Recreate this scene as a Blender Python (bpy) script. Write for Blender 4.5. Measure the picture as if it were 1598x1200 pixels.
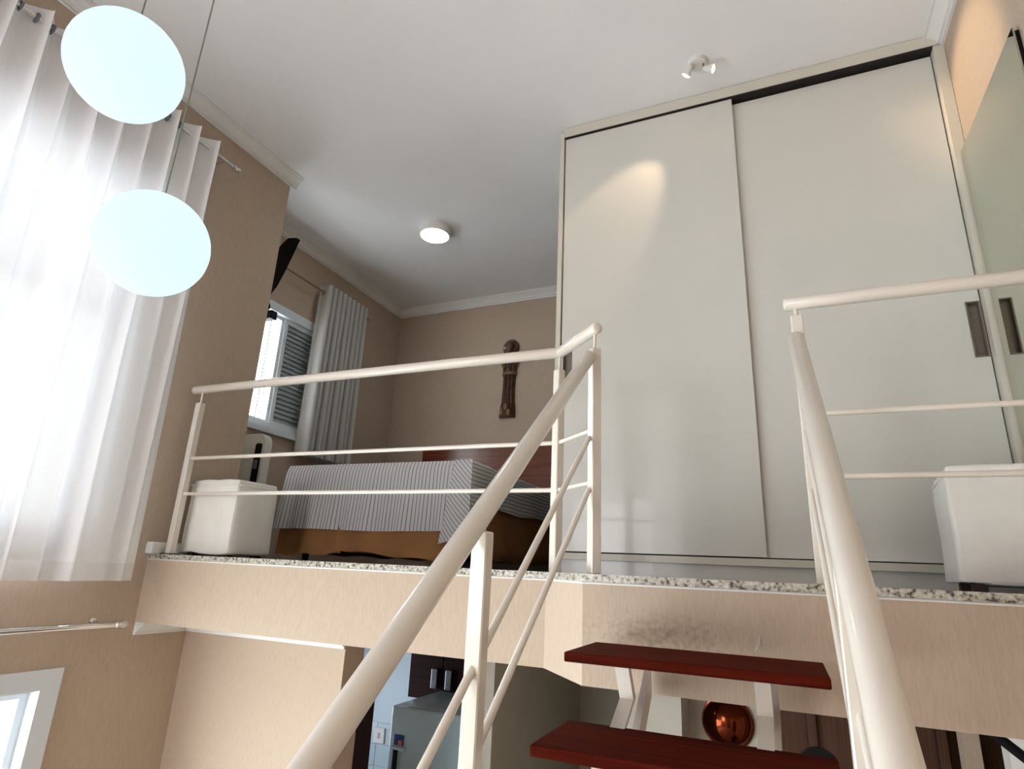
import bpy, bmesh, math, random
from mathutils import Vector, Matrix
random.seed(7)
for o in list(bpy.data.objects): bpy.data.objects.remove(o, do_unlink=True)
S = bpy.context.scene
C = S.collection
PI = math.pi

# ------------------------------------------------------------------ camera
F_PX = 937.24
YAW, PITCH, ROLL = math.radians(24.119), math.radians(17.2175), math.radians(-2.685)
fwd = Vector((-math.sin(YAW)*math.cos(PITCH), math.cos(YAW)*math.cos(PITCH), math.sin(PITCH)))
rgt = Vector((math.cos(YAW), math.sin(YAW), 0))
dwn = fwd.cross(rgt)
r2 = math.cos(ROLL)*rgt + math.sin(ROLL)*dwn
d2 = -math.sin(ROLL)*rgt + math.cos(ROLL)*dwn
cam = bpy.data.cameras.new('camera'); cam.sensor_width = 36; cam.sensor_fit = 'HORIZONTAL'
cam.lens = 36*F_PX/1598; cam.clip_start = 0.02
co = bpy.data.objects.new('camera', cam); C.objects.link(co)
m3 = Matrix((r2, -d2, -fwd)).transposed()
co.matrix_world = m3.to_4x4()
S.camera = co

# ------------------------------------------------------------------ world, exposure
W = bpy.data.worlds.new('overcast_sky'); S.world = W; W.use_nodes = True
bg = W.node_tree.nodes['Background']
bg.inputs[0].default_value = (0.955, 0.965, 1.0, 1); bg.inputs[1].default_value = 12.0
S.view_settings.view_transform = 'Standard'; S.view_settings.look = 'None'
S.view_settings.exposure = 0.20; S.view_settings.gamma = 1.0
S.view_settings.use_curve_mapping = False
def portal(x, y0, y1, z0, z1):     # guides sky sampling through a window opening, adds no light of its own
    l = bpy.data.lights.new('sky_portal', 'AREA'); l.shape = 'RECTANGLE'; l.size = y1-y0; l.size_y = z1-z0; l.energy = 1
    l.cycles.is_portal = True
    o = bpy.data.objects.new('sky_portal', l); C.objects.link(o)
    o.location = (x, (y0+y1)/2, (z0+z1)/2)
    o.matrix_world = Matrix.Translation(o.location) @ Matrix(((0, 0, -1), (1, 0, 0), (0, -1, 0))).to_4x4()
portal(-3.33, -2.6, 1.90, .02, 1.98)
portal(-3.33, -2.6, 1.945, -2.4, -.548)
portal(-3.88, 2.86, 4.22, .985, 1.985)
portal(-3.88, 3.3, 4.0, -1.45, -.75)
l = bpy.data.lights.new('sky_portal', 'AREA'); l.shape = 'RECTANGLE'; l.size = 1.25; l.size_y = 1.7; l.energy = 1; l.cycles.is_portal = True
o = bpy.data.objects.new('sky_portal', l); C.objects.link(o)
o.matrix_world = Matrix.Translation((-2.325, -3.24, .25)) @ Matrix.Rotation(math.radians(90), 4, 'X')

# ------------------------------------------------------------------ constants (metres, camera at the origin)
ZC = 2.68            # ceiling
YW = 2.985           # wardrobe front
YB = 5.09            # bedroom back wall
XB = -3.66           # bedroom window wall
XA = -3.085          # double-height window wall
YE = 2.765           # where that wall ends
YL, YR = 2.28, 2.02  # mezzanine edge, left and right
XR = 0.94            # right wall
ZB = -0.337          # underside of the mezzanine
ZF = -2.60           # lower floor
YK = -3.0            # rear end of the room
FZ = 0.002

# ------------------------------------------------------------------ materials
def new_mat(name):
    m = bpy.data.materials.new(name); m.use_nodes = True
    nt = m.node_tree; b = nt.nodes['Principled BSDF']
    return m, nt, b
def N(nt, t, **k):
    n = nt.nodes.new(t)
    for a, v in k.items(): setattr(n, a, v)
    return n
def plain(name, col, rough=0.5, metal=0.0, spec=0.5, coat=0.0, var=0.0, scale=8.0, bump=0.0, bscale=60):
    m, nt, b = new_mat(name)
    b.inputs['Base Color'].default_value = (*col, 1)
    b.inputs['Roughness'].default_value = rough; b.inputs['Metallic'].default_value = metal
    b.inputs['Specular IOR Level'].default_value = spec
    b.inputs['Coat Weight'].default_value = coat
    tc = N(nt, 'ShaderNodeTexCoord')
    if var > 0:
        nz = N(nt, 'ShaderNodeTexNoise'); nz.inputs['Scale'].default_value = scale; nz.inputs['Detail'].default_value = 4
        nt.links.new(tc.outputs['Object'], nz.inputs['Vector'])
        r = N(nt, 'ShaderNodeValToRGB')
        r.color_ramp.elements[0].position = .3; r.color_ramp.elements[1].position = .7
        r.color_ramp.elements[0].color = (*[c*(1-var) for c in col], 1)
        r.color_ramp.elements[1].color = (*[min(1, c*(1+var)) for c in col], 1)
        nt.links.new(nz.outputs['Fac'], r.inputs['Fac']); nt.links.new(r.outputs['Color'], b.inputs['Base Color'])
    if bump > 0:
        nb = N(nt, 'ShaderNodeTexNoise'); nb.inputs['Scale'].default_value = bscale; nb.inputs['Detail'].default_value = 3
        nt.links.new(tc.outputs['Object'], nb.inputs['Vector'])
        bp = N(nt, 'ShaderNodeBump'); bp.inputs['Strength'].default_value = bump; bp.inputs['Distance'].default_value = 0.004
        nt.links.new(nb.outputs['Fac'], bp.inputs['Height']); nt.links.new(bp.outputs['Normal'], b.inputs['Normal'])
    return m
def wallpaper(name, col, stain=False):
    m, nt, b = new_mat(name)
    tc = N(nt, 'ShaderNodeTexCoord')
    mp = N(nt, 'ShaderNodeMapping'); mp.inputs['Scale'].default_value = (230, 230, 26)
    nt.links.new(tc.outputs['Object'], mp.inputs['Vector'])
    nz = N(nt, 'ShaderNodeTexNoise'); nz.inputs['Scale'].default_value = 1; nz.inputs['Detail'].default_value = 3
    nt.links.new(mp.outputs['Vector'], nz.inputs['Vector'])
    r = N(nt, 'ShaderNodeValToRGB'); r.color_ramp.elements[0].position = .25; r.color_ramp.elements[1].position = .75
    r.color_ramp.elements[0].color = (*[c*.92 for c in col], 1); r.color_ramp.elements[1].color = (*[min(1, c*1.06) for c in col], 1)
    nt.links.new(nz.outputs['Fac'], r.inputs['Fac'])
    out = r.outputs['Color']
    if stain:   # damp speckles on the wallpaper above the top tread
        sp = N(nt, 'ShaderNodeTexNoise'); sp.inputs['Scale'].default_value = 60; sp.inputs['Detail'].default_value = 3
        nt.links.new(tc.outputs['Object'], sp.inputs['Vector'])
        r2_ = N(nt, 'ShaderNodeValToRGB'); r2_.color_ramp.elements[0].position = .44; r2_.color_ramp.elements[1].position = .80
        nt.links.new(sp.outputs['Fac'], r2_.inputs['Fac'])
        mp2 = N(nt, 'ShaderNodeMapping'); mp2.inputs['Location'].default_value = (.36/.30, 0, .17/.075); mp2.inputs['Scale'].default_value = (1/.30, 0, 1/.075)
        nt.links.new(tc.outputs['Object'], mp2.inputs['Vector'])
        ln = N(nt, 'ShaderNodeVectorMath', operation='LENGTH'); nt.links.new(mp2.outputs['Vector'], ln.inputs[0])
        mr = N(nt, 'ShaderNodeMapRange'); mr.inputs['From Min'].default_value = .2; mr.inputs['From Max'].default_value = 1.1
        mr.inputs['To Min'].default_value = .60; mr.inputs['To Max'].default_value = 0
        nt.links.new(ln.outputs['Value'], mr.inputs['Value'])
        mu = N(nt, 'ShaderNodeMath', operation='MULTIPLY'); nt.links.new(r2_.outputs['Color'], mu.inputs[0]); nt.links.new(mr.outputs['Result'], mu.inputs[1])
        mx = N(nt, 'ShaderNodeMix', data_type='RGBA'); mx.inputs[7].default_value = (.16, .10, .06, 1)
        nt.links.new(mu.outputs[0], mx.inputs[0]); nt.links.new(out, mx.inputs[6]); out = mx.outputs[2]
    nt.links.new(out, b.inputs['Base Color'])
    b.inputs['Roughness'].default_value = .75; b.inputs['Specular IOR Level'].default_value = .2
    bp = N(nt, 'ShaderNodeBump'); bp.inputs['Strength'].default_value = .15; bp.inputs['Distance'].default_value = .002
    nt.links.new(nz.outputs['Fac'], bp.inputs['Height']); nt.links.new(bp.outputs['Normal'], b.inputs['Normal'])
    return m
def granite():
    m, nt, b = new_mat('granite')
    tc = N(nt, 'ShaderNodeTexCoord')
    v = N(nt, 'ShaderNodeTexNoise'); v.inputs['Scale'].default_value = 85; v.inputs['Detail'].default_value = 4
    nt.links.new(tc.outputs['Object'], v.inputs['Vector'])
    r = N(nt, 'ShaderNodeValToRGB'); e = r.color_ramp.elements
    e[0].position = .34; e[0].color = (.05, .045, .04, 1); e[1].position = .46; e[1].color = (.36, .33, .27, 1)
    x = e.new(.40); x.color = (.16, .14, .11, 1); x = e.new(.7); x.color = (.62, .60, .52, 1)
    nt.links.new(v.outputs['Fac'], r.inputs['Fac']); nt.links.new(r.outputs['Color'], b.inputs['Base Color'])
    b.inputs['Roughness'].default_value = .3
    return m
def wood(name, a, c, scale=(1.2, 40, 40), rough=.3, coat=.4, spec=.4):
    m, nt, b = new_mat(name)
    tc = N(nt, 'ShaderNodeTexCoord'); mp = N(nt, 'ShaderNodeMapping'); mp.inputs['Scale'].default_value = scale
    nt.links.new(tc.outputs['Object'], mp.inputs['Vector'])
    nz = N(nt, 'ShaderNodeTexNoise'); nz.inputs['Scale'].default_value = 1.5; nz.inputs['Detail'].default_value = 5; nz.inputs['Distortion'].default_value = .6
    nt.links.new(mp.outputs['Vector'], nz.inputs['Vector'])
    r = N(nt, 'ShaderNodeValToRGB'); r.color_ramp.elements[0].position = .3; r.color_ramp.elements[1].position = .72
    r.color_ramp.elements[0].color = (*a, 1); r.color_ramp.elements[1].color = (*c, 1)
    nt.links.new(nz.outputs['Fac'], r.inputs['Fac']); nt.links.new(r.outputs['Color'], b.inputs['Base Color'])
    b.inputs['Roughness'].default_value = rough; b.inputs['Specular IOR Level'].default_value = spec; b.inputs['Coat Weight'].default_value = coat; b.inputs['Coat Roughness'].default_value = .2
    return m
def cloth(name, col, trans, clear=0.0, rough=.9):
    m = bpy.data.materials.new(name); m.use_nodes = True; nt = m.node_tree; nt.nodes.clear()
    o = N(nt, 'ShaderNodeOutputMaterial'); d = N(nt, 'ShaderNodeBsdfDiffuse'); t = N(nt, 'ShaderNodeBsdfTranslucent')
    tc = N(nt, 'ShaderNodeTexCoord'); wv = N(nt, 'ShaderNodeTexNoise'); wv.inputs['Scale'].default_value = 140
    nt.links.new(tc.outputs['Object'], wv.inputs['Vector'])
    r = N(nt, 'ShaderNodeValToRGB'); r.color_ramp.elements[0].color = (*[c*.94 for c in col], 1); r.color_ramp.elements[1].color = (*col, 1)
    nt.links.new(wv.outputs['Fac'], r.inputs['Fac'])
    nt.links.new(r.outputs['Color'], d.inputs[0]); nt.links.new(r.outputs['Color'], t.inputs[0])
    mx = N(nt, 'ShaderNodeMixShader'); mx.inputs[0].default_value = trans
    nt.links.new(d.outputs[0], mx.inputs[1]); nt.links.new(t.outputs[0], mx.inputs[2])
    last = mx.outputs[0]
    if clear > 0:
        tr = N(nt, 'ShaderNodeBsdfTransparent'); m2 = N(nt, 'ShaderNodeMixShader'); m2.inputs[0].default_value = clear
        nt.links.new(last, m2.inputs[1]); nt.links.new(tr.outputs[0], m2.inputs[2]); last = m2.outputs[0]
    nt.links.new(last, o.inputs['Surface'])
    return m
def pane_mat():
    m = bpy.data.materials.new('window_glass'); m.use_nodes = True; nt = m.node_tree; nt.nodes.clear()
    o = N(nt, 'ShaderNodeOutputMaterial'); t = N(nt, 'ShaderNodeBsdfTransparent'); g = N(nt, 'ShaderNodeBsdfGlossy')
    t.inputs[0].default_value = (.93, .97, .97, 1); g.inputs['Roughness'].default_value = .03
    mx = N(nt, 'ShaderNodeMixShader'); mx.inputs[0].default_value = .06
    nt.links.new(t.outputs[0], mx.inputs[1]); nt.links.new(g.outputs[0], mx.inputs[2]); nt.links.new(mx.outputs[0], o.inputs['Surface'])
    return m
def emit(name, col, s):
    m, nt, b = new_mat(name)
    b.inputs['Base Color'].default_value = (.06, .06, .06, 1); b.inputs['Roughness'].default_value = .6; b.inputs['Specular IOR Level'].default_value = .1
    b.inputs['Emission Color'].default_value = (*col, 1); b.inputs['Emission Strength'].default_value = s
    return m
def striped():
    m, nt, b = new_mat('striped_cotton')
    uv = N(nt, 'ShaderNodeUVMap'); sx = N(nt, 'ShaderNodeSeparateXYZ'); nt.links.new(uv.outputs[0], sx.inputs[0])
    mu = N(nt, 'ShaderNodeMath', operation='MULTIPLY'); mu.inputs[1].default_value = 1/.024; nt.links.new(sx.outputs[0], mu.inputs[0])
    fr = N(nt, 'ShaderNodeMath', operation='FRACT'); nt.links.new(mu.outputs[0], fr.inputs[0])
    r = N(nt, 'ShaderNodeValToRGB'); r.color_ramp.interpolation = 'LINEAR'; e = r.color_ramp.elements
    e[0].position = 0; e[0].color = (.84, .825, .83, 1); e[1].position = .70; e[1].color = (.84, .825, .83, 1)
    for p, c in ((.78, (.26, .24, .25, 1)), (.90, (.26, .24, .25, 1)), (.97, (.84, .825, .83, 1))):
        x = e.new(p); x.color = c
    nt.links.new(fr.outputs[0], r.inputs['Fac']); nt.links.new(r.outputs['Color'], b.inputs['Base Color'])
    b.inputs['Roughness'].default_value = .85; b.inputs['Specular IOR Level'].default_value = .15
    return m

M = {
 'paper': wallpaper('beige_wallpaper', (.48, .378, .292)),
 'paper_stain': wallpaper('beige_wallpaper_speckled', (.48, .378, .292), True),
 'ceil': plain('ceiling_paint', (.79, .785, .795), .9, spec=.1, var=.02, scale=2),
 'plaster': plain('white_plaster', (.74, .73, .71), .7, var=.03, scale=6),
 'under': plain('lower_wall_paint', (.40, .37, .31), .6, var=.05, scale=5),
 'kitchen': plain('kitchen_wall_paint', (.52, .64, .74), .5, var=.03, scale=4),
 'floor': plain('floor_tile', (.45, .40, .34), .35, var=.08, scale=6),
 'granite': granite(),
 'rail': plain('cream_enamel', (.75, .685, .605), .28, coat=.3, var=.02, scale=5),
 'tread': wood('red_brown_tread', (.048, .004, .002), (.105, .012, .004), rough=.7, coat=0, spec=.03),
 'headboard': wood('cherry_headboard', (.10, .022, .010), (.22, .055, .024), rough=.25),
 'dark_wood': wood('very_dark_wood', (.012, .004, .004), (.026, .010, .008), rough=.5, coat=0, spec=.1),
 'door_wood': wood('brown_door', (.050, .022, .012), (.085, .040, .023), scale=(40, 40, 1.2), rough=.6, coat=0, spec=.15),
 'ward': plain('wardrobe_laminate', (.64, .625, .575), .30, var=.01, scale=3, coat=.15),
 'ward_frame': plain('wardrobe_frame', (.62, .585, .50), .4, var=.02, scale=3),
 'gap': plain('dark_gap', (.012, .008, .006), .9, var=.02),
 'alu': plain('brushed_aluminium', (.20, .17, .14), .40, metal=.5, var=.05, scale=30),
 'mirror': plain('mirror_glass', (.62, .64, .55), .015, metal=1.0),
 'sheer': cloth('sheer_curtain', (.88, .87, .89), .070, .007),
 'hem': cloth('sheer_hem', (.80, .78, .78), .22, 0),
 'drape': cloth('grey_drape', (.60, .58, .57), .25),
 'chrome': plain('chrome', (.75, .75, .75), .12, metal=1, var=.02),
 'rod_brown': plain('brown_rod', (.24, .13, .08), .35, var=.05),
 'winframe': plain('white_aluminium', (.68, .73, .78), .35, var=.02),
 'slat': plain('grey_shutter', (.36, .40, .42), .5, var=.03),
 'glass': pane_mat(),
 'globe': emit('lit_globe', (.71, 1.0, .975), .95),
 'lens': emit('lit_lens', (.84, 1.0, 1.0), 28.0),
 'bulb': emit('warm_bulb', (1.0, .62, .50), 5.0),
 'lamp_white': plain('lamp_white', (.72, .70, .67), .4, var=.02),
 'cable': plain('thin_cable', (.20, .21, .19), .5, var=.02),
 'black': plain('black_plastic', (.004, .004, .005), .45, spec=.15, var=.1),
 'offwhite': plain('off_white_plastic', (.58, .57, .52), .4, var=.02),
 'slip': plain('white_slipcover', (.87, .85, .80), .9, spec=.1, var=.03, scale=9, bump=.5, bscale=30),
 'foot': plain('dark_foot', (.03, .012, .008), .5, var=.05),
 'stripe': striped(),
 'skirt': plain('brown_bed_skirt', (.44, .215, .085), .8, spec=.2, var=.12, scale=6),
 'mattress': plain('mattress_ticking', (.6, .6, .6), .9, var=.02),
 'bronze': plain('carved_dark_wood', (.055, .022, .010), .38, var=.55, scale=22, coat=.3),
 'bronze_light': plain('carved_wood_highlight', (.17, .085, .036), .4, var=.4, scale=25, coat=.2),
 'copper': plain('polished_copper', (.13, .028, .011), .14, metal=1, var=.3, scale=10),
 'fridge': plain('fridge_enamel', (.44, .60, .70), .22, coat=.4, var=.02),
 'tile': plain('kitchen_tile', (.50, .62, .70), .2, var=.03),
 'steel': plain('steel_handle', (.20, .22, .26), .35, metal=.8, var=.05),
 'facade': plain('far_facade', (.85, .83, .80), .8, var=.03),
 'facade_glass': plain('far_window', (.45, .46, .48), .3, var=.05),
 'blue_mag': plain('blue_card', (.02, .05, .25), .5, var=.5, scale=60),
 'orange_mag': plain('orange_card', (.7, .16, .03), .5, var=.3, scale=60),
}

# ------------------------------------------------------------------ mesh helpers
def box(bm, x0, x1, y0, y1, z0, z1, bev=0.0, seg=2):
    vs = [bm.verts.new((x, y, z)) for x in (x0, x1) for y in (y0, y1) for z in (z0, z1)]
    fs = []
    for f in ((0,1,3,2), (4,6,7,5), (0,4,5,1), (2,3,7,6), (0,2,6,4), (1,5,7,3)):
        fs.append(bm.faces.new([vs[i] for i in f]))
    if bev > 0:
        es = list({e for f in fs for e in f.edges})
        bmesh.ops.bevel(bm, geom=es, offset=bev, segments=seg, profile=.5, affect='EDGES')
    return vs
def B(*a, bev=0.0, seg=2):
    bm = bmesh.new(); box(bm, *a, bev=bev, seg=seg); return bm
def frame_axes(d):
    d = d.normalized(); up = Vector((0,0,1)) if abs(d.z) < .95 else Vector((1,0,0))
    u = d.cross(up).normalized(); return u, d.cross(u).normalized()
def tube(bm, pts, r, n=16, cap=True, round_ends=False):
    pts = [Vector(p) for p in pts]
    rs = r if isinstance(r, (list, tuple)) else [r]*len(pts)
    if round_ends:
        r0 = rs[0]; d0 = (pts[0]-pts[1]).normalized(); d1 = (pts[-1]-pts[-2]).normalized()
        pre, post = [], []
        for k in (3, 2, 1):
            a = k/3*PI/2*.96
            pre.append((pts[0]+d0*r0*.5*math.sin(a), r0*math.cos(a))); post.append((pts[-1]+d1*r0*.5*math.sin(a), r0*math.cos(a)))
        allp = pre+list(zip(pts, rs))+post[::-1]
        pts = [p for p, _ in allp]; rs = [q for _, q in allp]
    rings = []; u = None
    for i, p in enumerate(pts):
        t = (pts[min(i+1, len(pts)-1)]-pts[max(i-1, 0)]).normalized()
        if u is None: u, v = frame_axes(t)
        else:
            u = (u-t*u.dot(t)).normalized(); v = t.cross(u)
        rings.append([bm.verts.new(p+(u*math.cos(2*PI*k/n)+v*math.sin(2*PI*k/n))*rs[i]) for k in range(n)])
    for a, b in zip(rings, rings[1:]):
        for k in range(n): bm.faces.new((a[k], a[(k+1)%n], b[(k+1)%n], b[k]))
    if cap: bm.faces.new(rings[0][::-1]); bm.faces.new(rings[-1])
def T(pts, r, n=16, round_ends=False):
    bm = bmesh.new(); tube(bm, pts, r, n, True, round_ends); return bm
def prism(bm, poly, z0, z1):
    a = [bm.verts.new((x, y, z0)) for x, y in poly]; b = [bm.verts.new((x, y, z1)) for x, y in poly]
    n = len(poly); bm.faces.new(a[::-1]); bm.faces.new(b)
    for i in range(n): bm.faces.new((a[i], a[(i+1)%n], b[(i+1)%n], b[i]))
def sweep(bm, prof, p0, p1, ux, uz):
    """extrude a 2-D profile (a, b) -> p + ux*a + uz*b from p0 to p1"""
    p0, p1, ux, uz = map(Vector, (p0, p1, ux, uz))
    a = [bm.verts.new(p0+ux*s+uz*t) for s, t in prof]; b = [bm.verts.new(p1+ux*s+uz*t) for s, t in prof]
    n = len(prof)
    for i in range(n): bm.faces.new((a[i], a[(i+1)%n], b[(i+1)%n], b[i]))
    bm.faces.new(a[::-1]); bm.faces.new(b)
def lathe(bm, prof, c, axis='z', n=32):
    c = Vector(c); rings = []
    for r, h in prof:
        ring = []
        for k in range(n):
            a = 2*PI*k/n; p = (r*math.cos(a), r*math.sin(a), h)
            if axis == 'y': p = (p[0], p[2], p[1])
            if axis == 'x': p = (p[2], p[0], p[1])
            ring.append(bm.verts.new(c+Vector(p)))
        rings.append(ring)
    for a, b in zip(rings, rings[1:]):
        for k in range(n): bm.faces.new((a[k], a[(k+1)%n], b[(k+1)%n], b[k]))
    bm.faces.new(rings[0][::-1]); bm.faces.new(rings[-1])
def ball(bm, c, rx, ry, rz, n=24, m=14):
    mt = Matrix.Translation(c) @ Matrix.Diagonal((rx, ry, rz, 1))
    bmesh.ops.create_uvsphere(bm, u_segments=n, v_segments=m, radius=1, matrix=mt)
def grid_box(bm, axis, a0, a1, u0, u1, v0, v1, holes):
    """slab normal to axis ('x' or 'y') from a0 to a1 with rectangular holes (u0,u1,v0,v1)"""
    us = sorted({u0, u1, *[h[0] for h in holes], *[h[1] for h in holes]})
    vs = sorted({v0, v1, *[h[2] for h in holes], *[h[3] for h in holes]})
    for ua, ub in zip(us, us[1:]):
        run = None
        for va, vb in zip(vs, vs[1:]):
            cu, cv = (ua+ub)/2, (va+vb)/2
            solid = not any(h[0] < cu < h[1] and h[2] < cv < h[3] for h in holes)
            if solid:
                if axis == 'x': box(bm, a0, a1, ua, ub, va, vb)
                else: box(bm, ua, ub, a0, a1, va, vb)
def rot_about(bm, verts, c, ang, axis='Z'):
    bmesh.ops.rotate(bm, verts=verts, cent=c, matrix=Matrix.Rotation(ang, 3, axis))

def wloc(o):
    v = Vector((0,0,0))
    while o is not None: v += o.location; o = o.parent
    return v
def obj(name, bm, mat, parent=None, smooth=False, loc=None):
    bmesh.ops.recalc_face_normals(bm, faces=bm.faces)
    off = Vector(loc) if loc is not None else (wloc(parent) if parent else Vector((0,0,0)))
    bmesh.ops.translate(bm, verts=bm.verts, vec=-off)
    me = bpy.data.meshes.new(name); bm.to_mesh(me); bm.free()
    me.materials.append(M[mat] if isinstance(mat, str) else mat)
    if smooth:
        me.polygons.foreach_set('use_smooth', [True]*len(me.polygons))
        if smooth == 'auto': me.set_sharp_from_angle(angle=math.radians(40))
    o = bpy.data.objects.new(name, me); C.objects.link(o)
    if parent: o.parent = parent
    elif loc is not None: o.location = loc
    return o
def tag(o, label, cat, group=None):
    o['label'] = label; o['category'] = cat
    if group: o['group'] = group
    return o
def thing(name, label, cat, loc, group=None):
    o = bpy.data.objects.new(name, None); C.objects.link(o); o.location = loc; o.empty_display_size = .1
    return tag(o, label, cat, group)
def struct(name, bm, mat, label=None, smooth=False, loc=None):
    o = obj(name, bm, mat, None, smooth, loc); o['kind'] = 'structure'
    if label: o['label'] = label
    return o

# ================================================================== THE SETTING
# window wall of the double-height room, with the tall window and the lower window cut out
BIGW = (-2.6, 1.90, 0.02, 1.98)         # y0 y1 z0 z1
LOWW = (-2.6, 1.945, -2.40, -0.548)
bm = bmesh.new()
grid_box(bm, 'x', XA-.22, XA, YK, YE, ZF, ZC, [BIGW, LOWW])
box(bm, XB-.2, XA-.22, YE-.32, YE, ZF, ZC)
struct('wall_left', bm, 'paper', 'beige wallpapered wall around the tall curtained window')
BEDW = (2.86, 4.22, .985, 1.985)
bm = bmesh.new()
grid_box(bm, 'x', XB-.2, XB, YE, YB+.2, -.01, ZC, [BEDW])
struct('wall_bedroom', bm, 'paper', 'brown-beige bedroom wall with the shuttered window')
struct('wall_back', B(XB, XR+.2, YB, YB+.2, -.01, ZC), 'paper', 'beige bedroom wall behind the bed')
bm = bmesh.new(); box(bm, XR, XR+.2, YK, YB, ZF, ZC)
struct('wall_right', bm, 'paper', 'warm beige wall on the right beside the wardrobe')
bm = bmesh.new(); grid_box(bm, 'y', YK-.2, YK, XA-.22, XR+.2, ZF, ZC, [(-2.95, -1.70, -.6, 1.1)])  # unseen opening added to brighten the faces turned to the rear
struct('wall_rear', bm, 'paper', 'beige wall behind the viewer with an added opening for fill light')
struct('ceiling', B(XB-.2, XR+.2, YK, YB+.2, ZC, ZC+.15), 'ceil', 'smooth white ceiling')
struct('floor_lower', B(XB-.2, XR+.2, YK, YB+.2, ZF-.1, ZF), 'floor', 'pale tiled floor of the lower storey')

# mezzanine slab: beam faces papered, granite nosing on top
left_poly = [(XA-.001, YL), (-.84, YL), (-.614, YR), (XR, YR), (XR, YB), (XB, YB), (XB, YE), (XA-.001, YE)]
bm = bmesh.new(); prism(bm, left_poly, ZB, -.022)
slab = struct('floor_mezzanine', bm, 'paper_stain', 'beige papered edge of the mezzanine slab')
bm = bmesh.new()
g = .012
outer = [(XA, YL-g), (-.84-.004, YL-g), (-.614-.005, YR-g), (XR, YR-g)]
inner = [(XR, YR+.22), (-.53, YR+.22), (-.75, YL+.18), (XA, YL+.18)]
prism(bm, outer+inner, -.022, FZ)
struct('trim_1', bm, 'granite', 'speckled granite nosing along the mezzanine edge')
bm = bmesh.new(); prism(bm, [(XR, YR+.22), (-.53, YR+.22), (-.75, YL+.18), (XA, YL+.18), (XA, YE), (XB, YE), (XB, YB), (XR, YB)][::-1], -.022, 0)
struct('floor', bm, 'dark_wood', 'dark upper floor of the mezzanine')
bm = bmesh.new()   # thin white bead under the granite
for a, b in (((XA, YL), (-.84, YL)), ((-.84, YL), (-.614, YR)), ((-.614, YR), (XR, YR))):
    tube(bm, [(a[0], a[1]-.002, -.026), (b[0], b[1]-.002, -.026)], .004, 6)
struct('trim_2', bm, 'plaster', 'thin white bead under the granite nosing')
# curl of loose wallpaper behind the top tread
bm = bmesh.new()
cv = []
for i in range(9):
    t = i/8; cv.append((bm.verts.new((-.082-.012*t*t, YR-.004-.02*math.sin(t*1.6), -.188+.036*(1-t)))
                        , bm.verts.new((-.077-.012*t*t, YR-.004-.02*math.sin(t*1.6), -.186+.036*(1-t)))))
for a, b in zip(cv, cv[1:]): bm.faces.new((a[0], a[1], b[1], b[0]))
bmesh.ops.solidify(bm, geom=bm.faces[:], thickness=.0015)
obj('paper_curl', bm, 'plaster', slab)

# crown mouldings
CR = [(0, 0), (.078, 0), (.078, -.012), (.066, -.012), (.064, -.020), (.050, -.028), (.034, -.042), (.026, -.056), (.026, -.062), (.014, -.062), (.014, -.078), (0, -.078)]
def cornice(name, p0, p1, ux, label):
    bm = bmesh.new(); sweep(bm, CR, p0, p1, ux, (0, 0, 1)); return struct(name, bm, 'plaster', label)
cornice('trim_3', (XA, YK, ZC), (XA, YE+.045, ZC), (1, 0, 0), 'white crown moulding above the tall curtain')
cornice('trim_4', (XB, YE, ZC), (XB, YB, ZC), (1, 0, 0), 'white crown moulding above the bedroom window')
cornice('trim_5', (XB, YB, ZC), (-1.0, YB, ZC), (0, -1, 0), 'white crown moulding above the carved figure')
cornice('trim_6', (XR, YK, ZC), (XR, YW-.005, ZC), (-1, 0, 0), 'white crown moulding on the right wall')
YC = 2.60
bm = bmesh.new()
sweep(bm, [(a, b*.80) for a, b in CR], (XA, YL+.004, ZB), (XA, YC, ZB), (1, 0, 0), (0, 0, 1))
sweep(bm, [(a, b*.80) for a, b in CR], (XA, YC, ZB), (-1.985, YC, ZB), (0, -1, 0), (0, 0, 1))
struct('trim_7', bm, 'plaster', 'white crown moulding under the mezzanine')
struct('baseboard_left', B(XA, XA+.055, YL-.03, YE, FZ, .062, bev=.006), 'plaster', 'short cream baseboard end at the railing foot')

# lower storey walls
struct('wall_partition', B(XB, -1.985, YC, 2.755, ZF, ZB), 'paper', 'pale beige wall below the mezzanine')
KW = (3.3, 4.0, -1.45, -.75)
bm = bmesh.new(); grid_box(bm, 'x', XB-.2, XB, YE, YB+.2, ZF, -.022, [KW])
struct('wall_kitchen_side', bm, 'kitchen', 'kitchen side wall with an open window')
struct('wall_kitchen', B(XB, -1.6, 4.62, 4.75, ZF, ZB), 'kitchen', 'pale blue kitchen wall behind the refrigerator')
struct('wall_stair', B(-.85, -.55, 3.6, 3.72, ZF, ZB), 'under', 'lighter grey-brown wall behind the stair')
struct('wall_hall', B(-1.60, -1.50, 3.3, YB, ZF, ZB), 'under', 'side wall added to keep the hallway below the mezzanine dark')  # unseen wall, added so little light reaches the hallway
struct('wall_hall_end', B(-1.50, -.67, 4.9, YB, ZF, ZB), 'under', 'shaded end wall of the hallway behind the stair')
struct('wall_hall_side', B(-.85, -.75, 3.72, YB, ZF, ZB), 'under', 'inner side wall added to keep the hallway dark')  # likewise unseen, added to enclose the hallway in shade
struct('wall_niche', B(-.55, -.06, 3.86, 3.98, ZF, ZB), 'under', 'grey niche wall with the copper dish')
bm = bmesh.new(); box(bm, -.67, -.55, 3.72, 3.98, ZF, ZB); struct('wall_return', bm, 'under', 'short return wall beside the niche')
struct('wall_entry_side', B(.77, XR, 3.3, 3.4, ZF, ZB), 'plaster', 'light wall behind the black bar')
struct('wall_entry', B(-.06, XR, 3.9, 4.0, ZF, ZB), 'door_wood', 'brown panelled wall at the lower right')
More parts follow.
